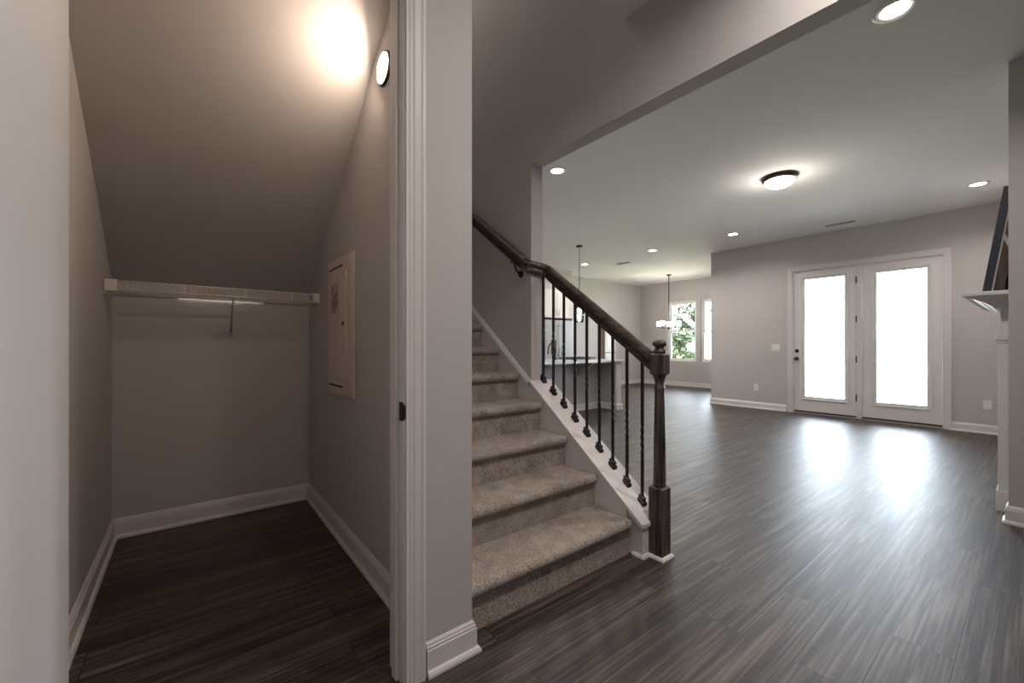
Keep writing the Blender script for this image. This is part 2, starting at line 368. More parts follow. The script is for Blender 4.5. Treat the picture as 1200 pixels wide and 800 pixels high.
def door_leaf(y0, y1, g0, g1, gz0, gz1):
    xa, xb = X0 + .025, X0 + .068; z0, z1 = .046, DZ - .0222
    m = MB(); m.box(xa, y0, z0, xb, g0, z1); m.box(xa, g1, z0, xb, y1, z1); m.box(xa, g0, z0, xb, g1, gz0); m.box(xa, g0, gz1, xb, g1, z1)
    s = m.build('door_panel', M_white, D2, bevel=.0015)
    # raised glazing frame
    f = MB(); f.sweep([(xa, g0 - .03, gz0 - .03), (xa, g0 - .03, gz1 + .03), (xa, g1 + .03, gz1 + .03), (xa, g1 + .03, gz0 - .03), (xa, g0 - .03, gz0 - .03)],
                      [(0, 0), (0, .004), (-.010, .010), (-.026, .010), (-.034, .002), (-.034, 0)], (-1, 0, 0))
    q = f.build('glazing_bead', M_white, s); q.location = (0, 0, 0)
    g = MB().box(xa + .018, g0 - .004, gz0 - .004, xa + .024, g1 + .004, gz1 + .004).build('glass', M_glass, s); g.location = (0, 0, 0)
    return s
L1 = door_leaf(1.775, 2.614, 1.924, 2.460, .291, 2.255)
L2 = door_leaf(.842, 1.703, .991, 1.534, .291, 2.245)
def sub(o): o.location = (0, 0, 0); return o
for z in (.33, .93, 1.56, 2.17):
    sub(MB().tube([(X0 + .016, 1.774, z - .05), (X0 + .016, 1.774, z + .05)], .009, 10).build('hinge', M_bronze, L1))
for nm, z, r in (('deadbolt', 1.055, .031), ('door_knob', .924, .031)):
    k = MB(); k.lathe([(r, 0), (r, -.006), (r * .8, -.012), (.012, -.014)] + ([(.011, -.035), (.024, -.045), (.027, -.056), (.020, -.066), (.004, -.069)] if nm == 'door_knob' else [(.018, -.020), (.014, -.030), (.004, -.032)]), 20, (X0 + .025, 2.575, z), 'X')
    sub(k.build(nm, M_bronze, L1))

# ================================================================== SHALLOW CABINET
D3 = empty('pantry_cabinet', (9.40, 7.56, 0), label='narrow tall white cabinet against the side wall beyond the island', cat='cabinet')
cx0, cx1, cy0 = 9.17, 9.62, 7.50
MB().box(cx0, cy0 + .02, 0, cx1, 7.619, 1.80).build('carcass', M_stretch if False else mat('tan_veneer', (.30, .23, .17), .6), D3)
for z0, z1 in ((.10, .93), (.96, 1.78)):
    m = MB(); m.box(cx0 + .004, cy0, z0, cx1 - .004, cy0 + .02, z1); dp = m.build('cabinet_door', M_white, D3, bevel=.002)
    q = MB(); q.sweep([(cx0 + .07, cy0, z0 + .07), (cx0 + .07, cy0, z1 - .07), (cx1 - .07, cy0, z1 - .07), (cx1 - .07, cy0, z0 + .07), (cx0 + .07, cy0, z0 + .07)], [(0, 0), (0, .004), (-.012, .008), (-.024, 0)], (0, -1, 0))
    sub(q.build('moulding', M_white, dp))
    sub(MB().lathe([(.012, 0), (.008, -.012), (.014, -.02), (.003, -.026)], 12, (cx1 - .035, cy0, (z0 + z1) / 2), 'Y').build('knob', M_bronze, dp))

# ================================================================== DINING WINDOWS
for i, (a, b) in enumerate(WIN):
    wn = empty('window_%d' % (i + 1), (XW, (a + b) / 2, WZ0), label=['white double-hung dining window, the left of the two', 'white double-hung dining window, right one half hidden by the wall'][i], cat='window', kind='structure')
    m = MB(); xo = XW + .045
    m.box(xo, a, WZ0, xo + .07, a + .035, WZ1); m.box(xo, b - .035, WZ0, xo + .07, b, WZ1); m.box(xo, a + .035, WZ1 - .035, xo + .07, b - .035, WZ1); m.box(xo, a + .035, WZ0, xo + .07, b - .035, WZ0 + .03)
    m.build('window_frame', M_vinyl, wn, bevel=.003)
    mid = 1.55
    for nm, z0, z1, dx in (('lower_sash', WZ0 + .03, mid + .028, .012), ('upper_sash', mid - .028, WZ1 - .035, .038)):
        m = MB(); xa, xb = xo + dx, xo + dx + .024; ya, yb = a + .035, b - .035; w = .048
        m.box(xa, ya, z0, xb, ya + w, z1); m.box(xa, yb - w, z0, xb, yb, z1); m.box(xa, ya + w, z0, xb, yb - w, z0 + w); m.box(xa, ya + w, z1 - w, xb, yb - w, z1)
        s = m.build(nm, M_vinyl, wn, bevel=.002)
        sub(MB().box(xa + .010, ya + w - .002, z0 + w - .002, xa + .014, yb - w + .002, z1 - w + .002).build('glass', M_glass, s))
    m = MB(); m.box(XW - .012, a - .02, WZ0 - .018, XW + .045, b + .02, WZ0 + .004) if False else m.box(XW - .0, a, WZ0 - .0, XW + .045, b, WZ0 + .006)
    m.build('window_sill', M_vinyl, wn)

# ================================================================== STAIRS
RISE, RUN, Y0S, NS = .187, .244, 1.400, 10
SX0, SX1 = .872, 1.912
SC = empty('staircase', ((SX0 + SX1) / 2, Y0S, 0), label='flight of stairs covered in taupe carpet rising along the wall', cat='stairs')
for i in range(NS):
    y0 = Y0S + i * RUN; z0 = i * RISE; z1 = z0 + RISE + .012; ye = y0 + RUN + .03
    zb = 0 if i == 0 else z0 - .02
    # rounded nosing profile in (y,z)
    r = .027; cy = y0 - .030 + r; cz = z1 - r
    pr = [(y0 + .003, zb)]
    pr += [(y0 + .003, z1 - 2 * r - .006), (y0 - .006, z1 - 2 * r)]
    for k in range(9):
        a = -math.pi / 2 - k * math.pi / 8
        pr.append((cy + r * math.cos(a) * 1.05, cz + r * math.sin(a)))
    pr += [(ye, z1), (ye, zb)]
    m = MB(); xs = [SX0, SX0 + .01, SX0 + .5, SX1 - .03, SX1 - .014, SX1 - .004, SX1]
    n = len(pr); vs = []
    for j, xx in enumerate(xs):
        e = {5: .35, 6: .75, 4: .10}.get(j, 0)
        for (py, pz) in pr:
            q = (py, pz)
            if py < y0 - .001: q = (py + (y0 + .003 - py) * e * .6, pz)
            if abs(pz - z1) < .004: q = (q[0], pz - .008 * e)
            vs.append((xx, q[0], q[1]))
    fs = [(j * n + k, j * n + (k + 1) % n, (j + 1) * n + (k + 1) % n, (j + 1) * n + k) for j in range(len(xs) - 1) for k in range(n)]
    fs += [tuple(range(n))[::-1], tuple((len(xs) - 1) * n + k for k in range(n))]
    m.add(vs, fs, True)
    o = m.build('step', M_carpet, SC)
    o.modifiers.new('e', 'EDGE_SPLIT').split_angle = math.radians(50)
m = MB(); yl = Y0S + NS * RUN; m.box(.875, yl + .0, NS * RISE - .18, SX1, 4.59, NS * RISE + .012); m.build('landing', M_carpet, SC)

# knee wall, cap, skirts
SLP = .765
capz = lambda y: .191 + SLP * (y - 1.319)          # top of the cap
KY0, KY1 = 1.325, 2.246
kw = MB(); kw.prism([(KY0, 0), (KY1, 0), (KY1, capz(KY1) - .026), (KY0, capz(KY0) - .026)], 'X', 1.93, 2.100)
struct('trim_1', kw, M_trim, 'white painted knee wall under the balusters', 'stair wall')
cp = MB(); cp.prism([(KY0 - .012, capz(KY0 - .012) - .022), (2.30, capz(2.30) - .022), (2.30, capz(2.30)), (KY0 - .012, capz(KY0 - .012))], 'X', 1.922, 1.93 + .0)
cp = MB(); ya, yb = KY0 - .012, KY1
cp.prism([(ya, capz(ya) - .024), (yb, capz(yb) - .024), (yb, capz(yb)), (ya, capz(ya))], 'X', 1.912, 2.122)
struct('trim_2', cp, M_trim, 'sloping white cap board that carries the balusters', 'stair trim', bevel=.003)
# stringer skirt on wall: face board plus moulded top
sk = MB(); y1 = 4.6; yk = 3.85
sk.prism([(Y0S + .02, 0), (1.93, 0), (yk, 1.2), (yk, capz(yk) - .05), (KY1, capz(KY1) - .05), (KY1 - .001, capz(KY1) - .026), (Y0S + .02, capz(Y0S + .02) - .026)], 'X', 1.916, 1.93)
struct('trim_3', sk, M_trim, 'flat white skirt board beside the carpeted steps', 'stair trim')
pz = [(.075, 0), (.075, .016), (.036, .016), (.030, .020), (.024, .015), (.017, .018), (.010, .012), (0, .008), (0, 0)]
ms = MB(); ms.sweep([(1.93, KY1, capz(KY1)), (1.93, yk, capz(yk))], [(a, b) for a, b in pz], (-1, 0, 0))
struct('trim_4', ms, M_trim, 'moulded white strip on top of the stair skirt board', 'stair trim')
sk2 = MB(); sk2.prism([(1.392, 0), (3.6, 0), (3.6, capz(3.6) + .04), (1.392, capz(1.392) + .03)], 'X', .84, .872)
struct('trim_5', sk2, M_trim, 'white skirt board on the closet side of the stairs', 'stair trim')
# little shoe moulding around knee wall end and newel
SH = [(0, 0), (.016, 0), (.016, .006), (.011, .014), (.004, .018), (0, .018)]
NX0, NX1, NY0, NY1 = 1.985, 2.068, 1.242, 1.325
sm = MB(); sm.sweep([(1.93, 1.385, 0), (1.93, KY0, 0), (NX0, KY0, 0), (NX0, NY0, 0), (NX1, NY0, 0), (NX1, NY1, 0), (2.1, NY1, 0)], [(a, b) for a, b in [(-0, 0), (-.016, 0), (-.016, .006), (-.011, .014), (-.004, .018), (0, .018)]], (0, 0, 1))
struct('trim_6', sm, M_trim, 'white shoe moulding around the foot of the newel post', 'stair trim')

# ---- railing
RL = empty('stair_railing', (2.03, 1.28, 0), label='dark wood handrail and newel post with black twisted iron balusters', cat='railing')
ncx, ncy = (NX0 + NX1) / 2, (NY0 + NY1) / 2; hw_ = (NX1 - NX0) / 2
m = MB(); m.box(NX0, NY0, 0, NX1, NY1, .375)
# chamfered pyramid shoulder
m.add([(NX0, NY0, .375), (NX1, NY0, .375), (NX1, NY1, .375), (NX0, NY1, .375)] + [(ncx + a * .030, ncy + b * .030, .385) for a, b in ((-1, -1), (1, -1), (1, 1), (-1, 1))], [(4, 5, 6, 7), (0, 1, 5, 4), (1, 2, 6, 5), (2, 3, 7, 6), (3, 0, 4, 7)])
nb = m.build('newel_post', M_newel, RL, bevel=.002)
sh = MB(); sh.lathe([(.028, .375), (.034, .384), (.0355, .392), (.034, .400), (.031, .405), (.0335, .412), (.0335, .44), (.0315, .6), (.0275, .8), (.0255, .895), (.026, .905), (.029, .912), (.030, .919), (.026, .926), (.0235, .934), (.025, .95), (.029, .968), (.0345, .978), (.036, .985), (.030, .992)], 28, (ncx, ncy, 0))
sub(sh.build('newel_shaft', M_newel, nb))
bx = MB(); h0, h1 = .985, 1.106; q = hw_ + .001; ch = .017
def octa(q, ch): return [(ncx - q + ch, ncy - q), (ncx + q - ch, ncy - q), (ncx + q, ncy - q + ch), (ncx + q, ncy + q - ch), (ncx + q - ch, ncy + q), (ncx - q + ch, ncy + q), (ncx - q, ncy + q - ch), (ncx - q, ncy - q + ch)]
P0 = octa(q * .72, .012); P1 = octa(q, .012); P2 = octa(q, .012); P3 = octa(q * .76, .012)
vs = [(x, y, h0) for x, y in P0] + [(x, y, h0 + .013) for x, y in P1] + [(x, y, h1 - .008) for x, y in P2] + [(x, y, h1) for x, y in P3]
fs = [(j * 8 + k, j * 8 + (k + 1) % 8, (j + 1) * 8 + (k + 1) % 8, (j + 1) * 8 + k) for j in range(3) for k in range(8)] + [tuple(range(8))[::-1], tuple(24 + k for k in range(8))]
bx.add(vs, fs); sub(bx.build('newel_block', M_newel, nb, bevel=.001))
fi = MB(); fi.lathe([(.026, 1.104), (.033, 1.108), (.035, 1.115), (.033, 1.122), (.026, 1.127), (.023, 1.133), (.024, 1.141), (.032, 1.146), (.038, 1.153), (.0395, 1.160), (.036, 1.168), (.026, 1.176), (.011, 1.1805), (.001, 1.181)], 28, (ncx, ncy, 0))
sub(fi.build('finial', M_newel, nb))
for z in (.146, .035):
    sub(MB().lathe([(.005, 0), (.005, -.0015), (.001, -.0016)], 12, (ncx + .018, NY0, z), 'Y').build('screw_plug', M_stretch, nb))
# handrail
RX = 2.036; rbot = lambda y: 1.051 + .722 * (y - 1.386)
rp = [(-.016, 0), (.016, 0), (.020, .006), (.020, .018), (.018, .026), (.029, .034), (.031, .044), (.028, .056), (.018, .066), (0, .070), (-.018, .066), (-.028, .056), (-.031, .044), (-.029, .034), (-.018, .026), (-.020, .018), (-.020, .006)]
rp = [(a * 1.12, b * 1.26 - .004) for a, b in rp]
path = [(RX, y, rbot(y)) for y in (1.30, 1.5, 1.7, 1.9, 2.1)]
WX = 1.866
path += [(RX, 2.175, rbot(2.175) + .004), (RX - .004, 2.205, rbot(2.19) + .018), (RX - .022, 2.224, rbot(2.19) + .028), (RX - .06, 2.232, rbot(2.19) + .032), (1.905, 2.240, rbot(2.19) + .040), (1.880, 2.252, rbot(2.19) + .048), (1.868, 2.275, rbot(2.19) + .066), (WX, 2.33, rbot(2.19) + .108)]
z0 = rbot(2.19) + .108
path += [(WX, y, z0 + .715 * (y - 2.33)) for y in (2.6, 3.0, 3.4, 3.75)]
MB().sweep3(path, rp, smooth=False).build('handrail', M_rail, RL, bevel=0)
for yb_ in (2.36, 3.5):
    zb_ = z0 + .715 * (yb_ - 2.33)
    b = MB(); b.tube([(1.928, yb_, zb_ - .085), (1.905, yb_, zb_ - .082), (1.880, yb_, zb_ - .055), (1.868, yb_, zb_ - .020), (WX, yb_, zb_ + .003)], .007, 8)
    b.lathe([(.028, 0), (.028, -.006), (.010, -.010)], 16, (1.93, yb_, zb_ - .085), 'X')
    b.box(WX - .012, yb_ - .03, zb_ - .006, WX + .012, yb_ + .03, zb_ + .006)
    b.build('rail_bracket', M_black, RL)
# balusters
def baluster(y):
    zb = capz(y) + .001; zt = rbot(y) + .012; h = zt - zb; vs = []; n = 0; hw = .0068
    c0 = zb + h * .455; tl = .17; zs = [zb, zb + .02, c0 - tl / 2 - .001]; st = 26
    rows = [(z, 0, hw) for z in zs]
    for k in range(st + 1):
        rows.append((c0 - tl / 2 + tl * k / st, 2.0 * math.pi * k / st, hw * 1.06))
    rows += [(c0 + tl / 2 + .001, 2 * math.pi, hw), (zt, 2 * math.pi, hw)]
    for z, a, w in rows:
        for sx, sy in ((-1, -1), (1, -1), (1, 1), (-1, 1)):
            x_, y_ = sx * w, sy * w
            vs.append((RX + x_ * math.cos(a) - y_ * math.sin(a), y + x_ * math.sin(a) + y_ * math.cos(a), z))
    m = MB(); R = len(rows)
    fs = [(i * 4 + k, i * 4 + (k + 1) % 4, (i + 1) * 4 + (k + 1) % 4, (i + 1) * 4 + k) for i in range(R - 1) for k in range(4)] + [(3, 2, 1, 0), tuple((R - 1) * 4 + k for k in range(4))]
    m.add(vs, fs); o = m.build('baluster', M_black, RL)
    s = MB(); w = .0185
    def ring(w, dz): return [(RX + sx * w, y + sy * w, capz(y + sy * w) + dz) for sx, sy in ((-1, -1), (1, -1), (1, 1), (-1, 1))]
    V = ring(w, 0) + ring(w, .018) + ring(w * .68, .023) + ring(w * .82, .030) + ring(w * .82, .038) + ring(.0075, .043)
    fs = [(i * 4 + k, i * 4 + (k + 1) % 4, (i + 1) * 4 + (k + 1) % 4, (i + 1) * 4 + k) for i in range(5) for k in range(4)] + [(3, 2, 1, 0), (20, 21, 22, 23)]
    s.add(V, fs); sub(s.build('baluster_shoe', M_black, o))
for k in range(9): baluster(1.399 + k * .1042)

# ================================================================== CLOSET CONTENTS
YB = 3.4; ZS = 1.455
SHF = empty('wire_shelf', (.18, 3.25, ZS), label='white wire closet shelf spanning the back wall of the closet', cat='shelf')
m = MB(); r = .0032; yf = 3.085
m.tube([(-.352, yf, ZS + .045), (.707, yf, ZS + .045)], .0045, 8)
m.tube([(-.352, yf, ZS - .004), (.707, yf, ZS - .004)], .0045, 8)
m.build('front_lip', M_wire, SHF)
m = MB(); m.tube([(-.352, YB - .012, ZS), (.707, YB - .012, ZS)], .0038, 6); m.tube([(-.352, 3.24, ZS - .004), (.707, 3.24, ZS - .004)], .0038, 6)
m.build('cross_rod', M_wire, SHF)
m = MB(); x = -.345
while x < .705:
    m.tube([(x, YB - .008, ZS + .004), (x, yf - .003, ZS + .004), (x, yf - .003, ZS + .047)], .0013, 5, False); x += .0254
dw = m.build('deck_wires', M_wire, SHF)
for x in (-.02, .28, .54): MB().box(x - .006, yf - .008, ZS - .006, x + .006, yf - .003, ZS + .048).build('lip_clip', M_wire, SHF)
m = MB(); m.box(-.359, yf - .012, ZS - .012, -.305, yf + .006, ZS + .052); m.box(-.359, yf - .012, ZS - .03, -.352, yf + .05, ZS + .052); m.build('end_bracket', M_wire, SHF, bevel=.003)
m = MB(); m.box(.675, yf - .012, ZS - .012, .7145, yf + .006, ZS + .052); m.box(.708, yf - .012, ZS - .03, .7145, yf + .05, ZS + .052); m.build('end_bracket', M_wire, SHF, bevel=.003)
m = MB(); m.tube([(.217, yf + .004, ZS - .004), (.226, YB - .006, ZS - .215)], .0050, 8); m.box(.214, YB - .008, ZS - .245, .238, YB - .0005, ZS - .195); m.build('support_brace', mat('grey_coated_steel', (.42, .38, .35), .45), SHF)

# electrical panel on closet right wall
XP = .715
EP = empty('electrical_panel', (XP, 2.53, .87), label='tall beige breaker panel on the right closet wall', cat='breaker panel')
ya, yb, za, zb = 2.300, 2.785, .855, 1.665
m = MB(); m.prism([(ya, za), (yb, za), (yb, zb), (ya, zb)], 'X', XP - .016, XP - .0005)
m.prism([(ya + .012, za + .012), (yb - .012, za + .012), (yb - .012, zb - .012), (ya + .012, zb - .012)], 'X', XP - .022, XP - .016)
cov = m.build('cover', M_panel, EP, bevel=.004)
for zz in (za + .055, zb - .055):
    sub(MB().box(XP - .0230, ya + .16, zz - .005, XP - .0215, yb - .04, zz + .006).build('slot', M_ink, cov))
m = MB(); m.box(XP - .030, ya + .075, za + .10, XP - .022, yb - .05, zb - .09)
pd = m.build('panel_door', M_panel, EP, bevel=.004)
m = MB(); m.box(XP - .0335, ya + .155, za + .14, XP - .030, yb - .105, zb - .125); sub(m.build('raised_field', M_panel, pd, bevel=.002))
m = MB(); m.box(XP - .0345, ya + .20, za + .50, XP - .0335, yb - .13, zb - .15); lb = sub(m.build('directory_label', M_paper, pd))
m = MB(); random.seed(3)
for i, zz in enumerate([zb - .17 - k * .012 for k in range(14)]):
    dk = 3 <= i <= 9
    yy = ya + .21
    while yy < yb - .15:
        wd = random.uniform(.008, .018); 
        if random.random() < (.85 if dk else .55): m.box(XP - .0350, yy, zz - (.0045 if dk else .003), XP - .0345, min(yy + wd, yb - .14), zz + .003)
        yy += wd + .006
sub(m.build('printed_text', M_ink, pd))
m = MB(); m.box(XP - .035, ya + .078, 1.215, XP - .030, ya + .128, 1.300); lt = m.build('latch', M_panel, EP, bevel=.003)
sub(MB().box(XP - .039, ya + .088, 1.262, XP - .035, ya + .118, 1.285).build('latch_slide', M_ink, lt, bevel=.002))

# closet wall lamp
CL = empty('closet_lamp', (XP, 1.865, 2.425), label='small round glowing lamp high on the right closet wall', cat='lamp')
m = MB(); m.lathe([(.076, 0), (.076, -.008), (.072, -.012), (.066, -.012)], 28, (XP - .0005, 1.865, 2.425), 'X'); m.build('lamp_base', M_bronze, CL)
m = MB(); m.lathe([(.067, -.010), (.064, -.016), (.050, -.021), (.030, -.024), (.001, -.025)], 28, (XP, 1.865, 2.425), 'X'); m.build('lamp_dome', mat('lit_closet_dome', (.9, .85, .8), .4, emis=(1, .80, .62), estr=14), CL)
area('closet_lamp_light', (XP - .035, 1.865, 2.425), Vector((-.93, .25, -.22)).to_track_quat('-Z', 'Y').to_euler(), .14, 3.7, (1, .76, .58))

# ================================================================== CEILING FIXTURES
def recessed(x, y, label, power=9, group='recessed downlights in the living and kitchen ceiling', spread=150, lum=None):
    e = empty('recessed_light', (x, y, H), label=label, cat='ceiling light', group=None)
    if group: e['group'] = group
    m = MB(); m.lathe([(.062, -.001), (.066, -.008), (.088, -.010), (.096, -.004), (.096, 0)], 32, (x, y, H)); m.build('trim_ring', M_plate, e)
    m = MB(); m.lathe([(.066, -.0005), (.066, -.005), (.02, -.006), (.001, -.006)], 32, (x, y, H)); m.build('lens', M_glow_w, e)
    area('downlight', (x, y, H - .012), (0, 0, 0), .13, power, WARM, spread=spread)
    return e
recessed(3.03, .49, 'large bright recessed downlight nearest, just past the header')
recessed(3.04, 3.12, 'recessed downlight beside the corner of the stair wall opening')
recessed(7.05, 4.62, 'recessed downlight over the kitchen end, left of the far wall corner', power=16)
recessed(7.05, 3.12, 'recessed downlight close to the left end of the far wall')
recessed(7.05, .44, 'recessed downlight near the ceiling above the fireplace mantel')
recessed(7.05, 6.35, 'recessed downlight beside the thin pendant rod', power=9)
FOY = [(.78, .05, 'recessed downlight in the foyer ceiling near the closet', 4.5), (1.60, .08, 'added unseen foyer downlight brightening the header wall', 12), (.2, -1.7, 'added unseen foyer downlight near the entry', 3.5)]  # header and entry downlights are unseen, added to brighten wall and foyer
for x, y, l, p in FOY: recessed(x, y, l, p * 1.1, group=None, spread=165)

UL = empty('stairwell_fill_lamp', (1.4, 3.2, 5.6), label='added unseen flush lamp brightening the stairwell from above', cat='ceiling light')  # unseen lamp added to lift the dark stairwell
m = MB(); m.lathe([(.14, 0), (.15, -.02), (.13, -.06), (.08, -.09), (.002, -.10)], 28, (1.4, 3.2, 5.6)); m.build('glass_bowl', M_glow, UL)
area('stairwell_fill_light', (1.4, 3.2, 5.45), (0, 0, 0), .3, 6, (1, .88, .8))
FX, FY = 5.06, 1.75
FM = empty('flush_mount_light', (FX, FY, H), label='bronze rimmed frosted bowl light on the living room ceiling', cat='ceiling light')
m = MB(); m.lathe([(.172, 0), (.176, -.010), (.170, -.026), (.155, -.040), (.140, -.044)], 40, (FX, FY, H)); m.build('rim', M_bronze, FM)
m = MB(); m.lathe([(.142, -.036), (.138, -.055), (.122, -.080), (.095, -.100), (.055, -.114), (.002, -.119)], 40, (FX, FY, H)); m.build('glass_bowl', M_glow, FM)
m = MB(); m.lathe([(.010, -.116), (.012, -.122), (.007, -.130), (.001, -.133)], 16, (FX, FY, H)); m.build('finial', M_bronze, FM)
lp = bpy.data.lights.new('bowl_light', 'POINT'); lp.energy = 5; lp.color = WARM; lp.shadow_soft_size = .12
lo = bpy.data.objects.new('bowl_light', lp); COL.objects.link(lo); lo.location = (FX, FY, H - .26)

M_slat = mat('vent_louver_grey', (.30, .30, .31), .5)
def vent(cx, cy, L_, W_, label):
    e = empty('ceiling_vent', (cx, cy, H), label=label, cat='vent')
    m = MB(); a, b = L_ / 2, W_ / 2
    m.box(cx - b, cy - a, H - .008, cx + b, cy - a + .02, H); m.box(cx - b, cy + a - .02, H - .008, cx + b, cy + a, H); m.box(cx - b, cy - a + .02, H - .008, cx - b + .02, cy + a - .02, H); m.box(cx + b - .02, cy - a + .02, H - .008, cx + b, cy + a - .02, H)
    m.build('frame', M_plate, e, bevel=.002)
    MB().box(cx - b + .02, cy - a + .02, H - .0015, cx + b - .02, cy + a - .02, H - .0003).build('backing', M_dark, e)
    for k in range(5):
        x_ = cx - b + .03 + (W_ - .06) * k / 4
        MB().prism([(x_ - .006, H - .003), (x_ + .003, H - .008), (x_ + .005, H - .007), (x_ - .004, H - .002)], 'Y', cy - a + .02, cy + a - .02).build('slat', M_slat, e)
    return e
vent(7.70, 1.86, .40, .16, 'white ceiling vent above the double patio door')
vent(7.62, 5.72, .36, .16, 'ceiling vent toward the kitchen, left of the chandelier')

# pendant over island
PX, PY = 5.66, 5.23
PN = empty('pendant_light', (PX, PY, H), label='clear glass pendant light on a thin dark rod above the island', cat='pendant light')
m = MB(); m.lathe([(.062, 0), (.062, -.014), (.050, -.024), (.008, -.028)], 24, (PX, PY, H)); m.build('canopy', M_black, PN)
m = MB(); m.tube([(PX, PY, H - .02), (PX, PY, 1.94)], .006, 8); m.lathe([(.010, 1.95), (.026, 1.94), (.028, 1.885), (.020, 1.875)], 16, (PX, PY, 0)); m.build('rod', M_black, PN)
m = MB(); m.lathe([(.030, 1.90), (.045, 1.885), (.075, 1.82), (.088, 1.72), (.084, 1.63), (.070, 1.575)], 28, (PX, PY, 0)); g = m.build('glass_shade', M_glass, PN)
m = MB(); m.lathe([(.012, 1.875), (.016, 1.85), (.030, 1.81), (.030, 1.775), (.018, 1.75), (.001, 1.745)], 20, (PX, PY, 0)); m.build('bulb', M_glow_w, PN)

pl_ = bpy.data.lights.new('pendant_bulb_light', 'POINT'); pl_.energy = 4; pl_.color = WARM; pl_.shadow_soft_size = .04
po_ = bpy.data.objects.new('pendant_bulb_light', pl_); COL.objects.link(po_); po_.location = (PX, PY, 1.70)

# chandelier
CX, CY = 9.80, 5.94
CH = empty('chandelier', (CX, CY, H), label='five-light chandelier with white glass cups in front of the dining windows', cat='chandelier')
m = MB(); m.lathe([(.068, 0), (.068, -.012), (.045, -.026), (.01, -.03)], 24, (CX, CY, H)); m.tube([(CX, CY, H - .02), (CX, CY, 1.60)], .012, 8)
m.lathe([(.001, 1.55), (.02, 1.565), (.032, 1.60), (.020, 1.63), (.012, 1.66)], 16, (CX, CY, 0)); m.build('stem', M_bronze, CH)
for k in range(5):
    a = 2 * math.pi * k / 5 + .55; dx, dy = math.cos(a), math.sin(a); R_ = .26
    m = MB(); m.tube([(CX, CY, 1.605), (CX + dx * R_ * .5, CY + dy * R_ * .5, 1.60), (CX + dx * R_, CY + dy * R_, 1.61), (CX + dx * R_, CY + dy * R_, 1.64)], .008, 8)
    m.lathe([(.010, 1.63), (.03, 1.64), (.034, 1.65)], 16, (CX + dx * R_, CY + dy * R_, 0)); ar = m.build('arm', M_bronze, CH)
    m = MB(); m.lathe([(.036, 1.65), (.048, 1.665), (.052, 1.72), (.054, 1.775), (.048, 1.775), (.044, 1.70), (.02, 1.665)], 20, (CX + dx * R_, CY + dy * R_, 0)); sub(m.build('glass_cup', M_glow, ar))

cl_ = bpy.data.lights.new('chandelier_light', 'POINT'); cl_.energy = 14; cl_.color = WARM; cl_.shadow_soft_size = .2
co_ = bpy.data.objects.new('chandelier_light', cl_); COL.objects.link(co_); co_.location = (CX, CY, 1.92)

# ================================================================== WALL PLATES
def plate(name, cat, y, z, w, h, label, kind, x=8.18):
    e = empty(name, (x, y, z), label=label, cat=cat)
    MB().box(x - .006, y - w / 2, z - h / 2, x - .0003, y + w / 2, z + h / 2).build('plate', M_plate, e, bevel=.002)
    if kind == 'outlet':
        for dz in (-.022, .022):
            m = MB(); m.box(x - .008, y - .016, z + dz - .013, x - .006, y + .016, z + dz + .013); s = m.build('receptacle', M_plate, e, bevel=.002)
            m = MB(); m.box(x - .0085, y - .007, z + dz - .004, x - .008, y - .005, z + dz + .006); m.box(x - .0085, y + .005, z + dz - .004, x - .008, y + .007, z + dz + .006); sub(m.build('slot', M_dark, s))
    else:
        for dy in (-.023, .023):
            MB().prism([(z - .032, x - .007), (z + .032, x - .007), (z + .032, x - .013), (z - .032, x - .009)], 'Y', 0, 0) if False else None
            MB().box(x - .011, y + dy - .016, z - .032, x - .006, y + dy + .016, z + .032).build('rocker', M_plate, e, bevel=.002)
plate('wall_outlet', 'outlet', .43, .375, .075, .118, 'white wall outlet right of the patio door', 'outlet')
plate('wall_outlet', 'outlet', 3.21, .385, .075, .118, 'white wall outlet low on the wall left of the patio door', 'outlet')
plate('light_switch', 'light switch', 2.89, 1.11, .125, .118, 'double white rocker switch left of the patio door', 'switch')

# ================================================================== FIREPLACE
FP = empty('fireplace_mantel', (5.15, .13, 0), label='white fireplace mantel on the right wall with a stepped crown', cat='fireplace')
fx0, fx1 = 4.44, 5.90
def cross(off): return off
m = MB(); m.box(fx0 - .15, .0405, 1.492, fx1 + .15, .345, 1.520); m.build('mantel_shelf', M_white, FP, bevel=.003)
m = MB()  # crown: stacked, flaring to three sides
def flare(z0, e0, z1, e1):
    v = []
    for z, e in ((z0, e0), (z1, e1)):
        v += [(fx0 - e, .0405, z), (fx1 + e, .0405, z), (fx1 + e, .185 + e, z), (fx0 - e, .185 + e, z)]
    m.add(v, [(3, 2, 1, 0), (4, 5, 6, 7), (0, 1, 5, 4), (1, 2, 6, 5), (2, 3, 7, 6), (3, 0, 4, 7)])
flare(1.478, .130, 1.492, .135); flare(1.455, .075, 1.478, .115); flare(1.425, .030, 1.455, .068); flare(1.408, .016, 1.425, .020)
m.build('crown_moulding', M_white, FP)
m = MB(); m.box(fx0, .0405, 1.16, fx1, .175, 1.408); m.build('frieze', M_white, FP, bevel=.002)
for xa in (fx0, fx1 - .2):
    m = MB(); m.box(xa, .0405, 0, xa + .2, .185, 1.19); m.box(xa - .006, .0405, 0, xa + .206, .194, .14); p = m.build('pilaster', M_white, FP, bevel=.002)
    m = MB(); m.box(xa - .010, .0405, 1.185, xa + .210, .200, 1.225); m.box(xa - .004, .0405, 1.165, xa + .204, .192, 1.185); sub(m.build('capital', M_white, p, bevel=.003))
m = MB(); m.box(fx0 + .2, .0405, 0, fx0 + .38, .150, 1.16); m.box(fx1 - .38, .0405, 0, fx1 - .2, .150, 1.16); m.box(fx0 + .38, .0405, .92, fx1 - .38, .150, 1.16); m.build('slate_surround', M_slate, FP)
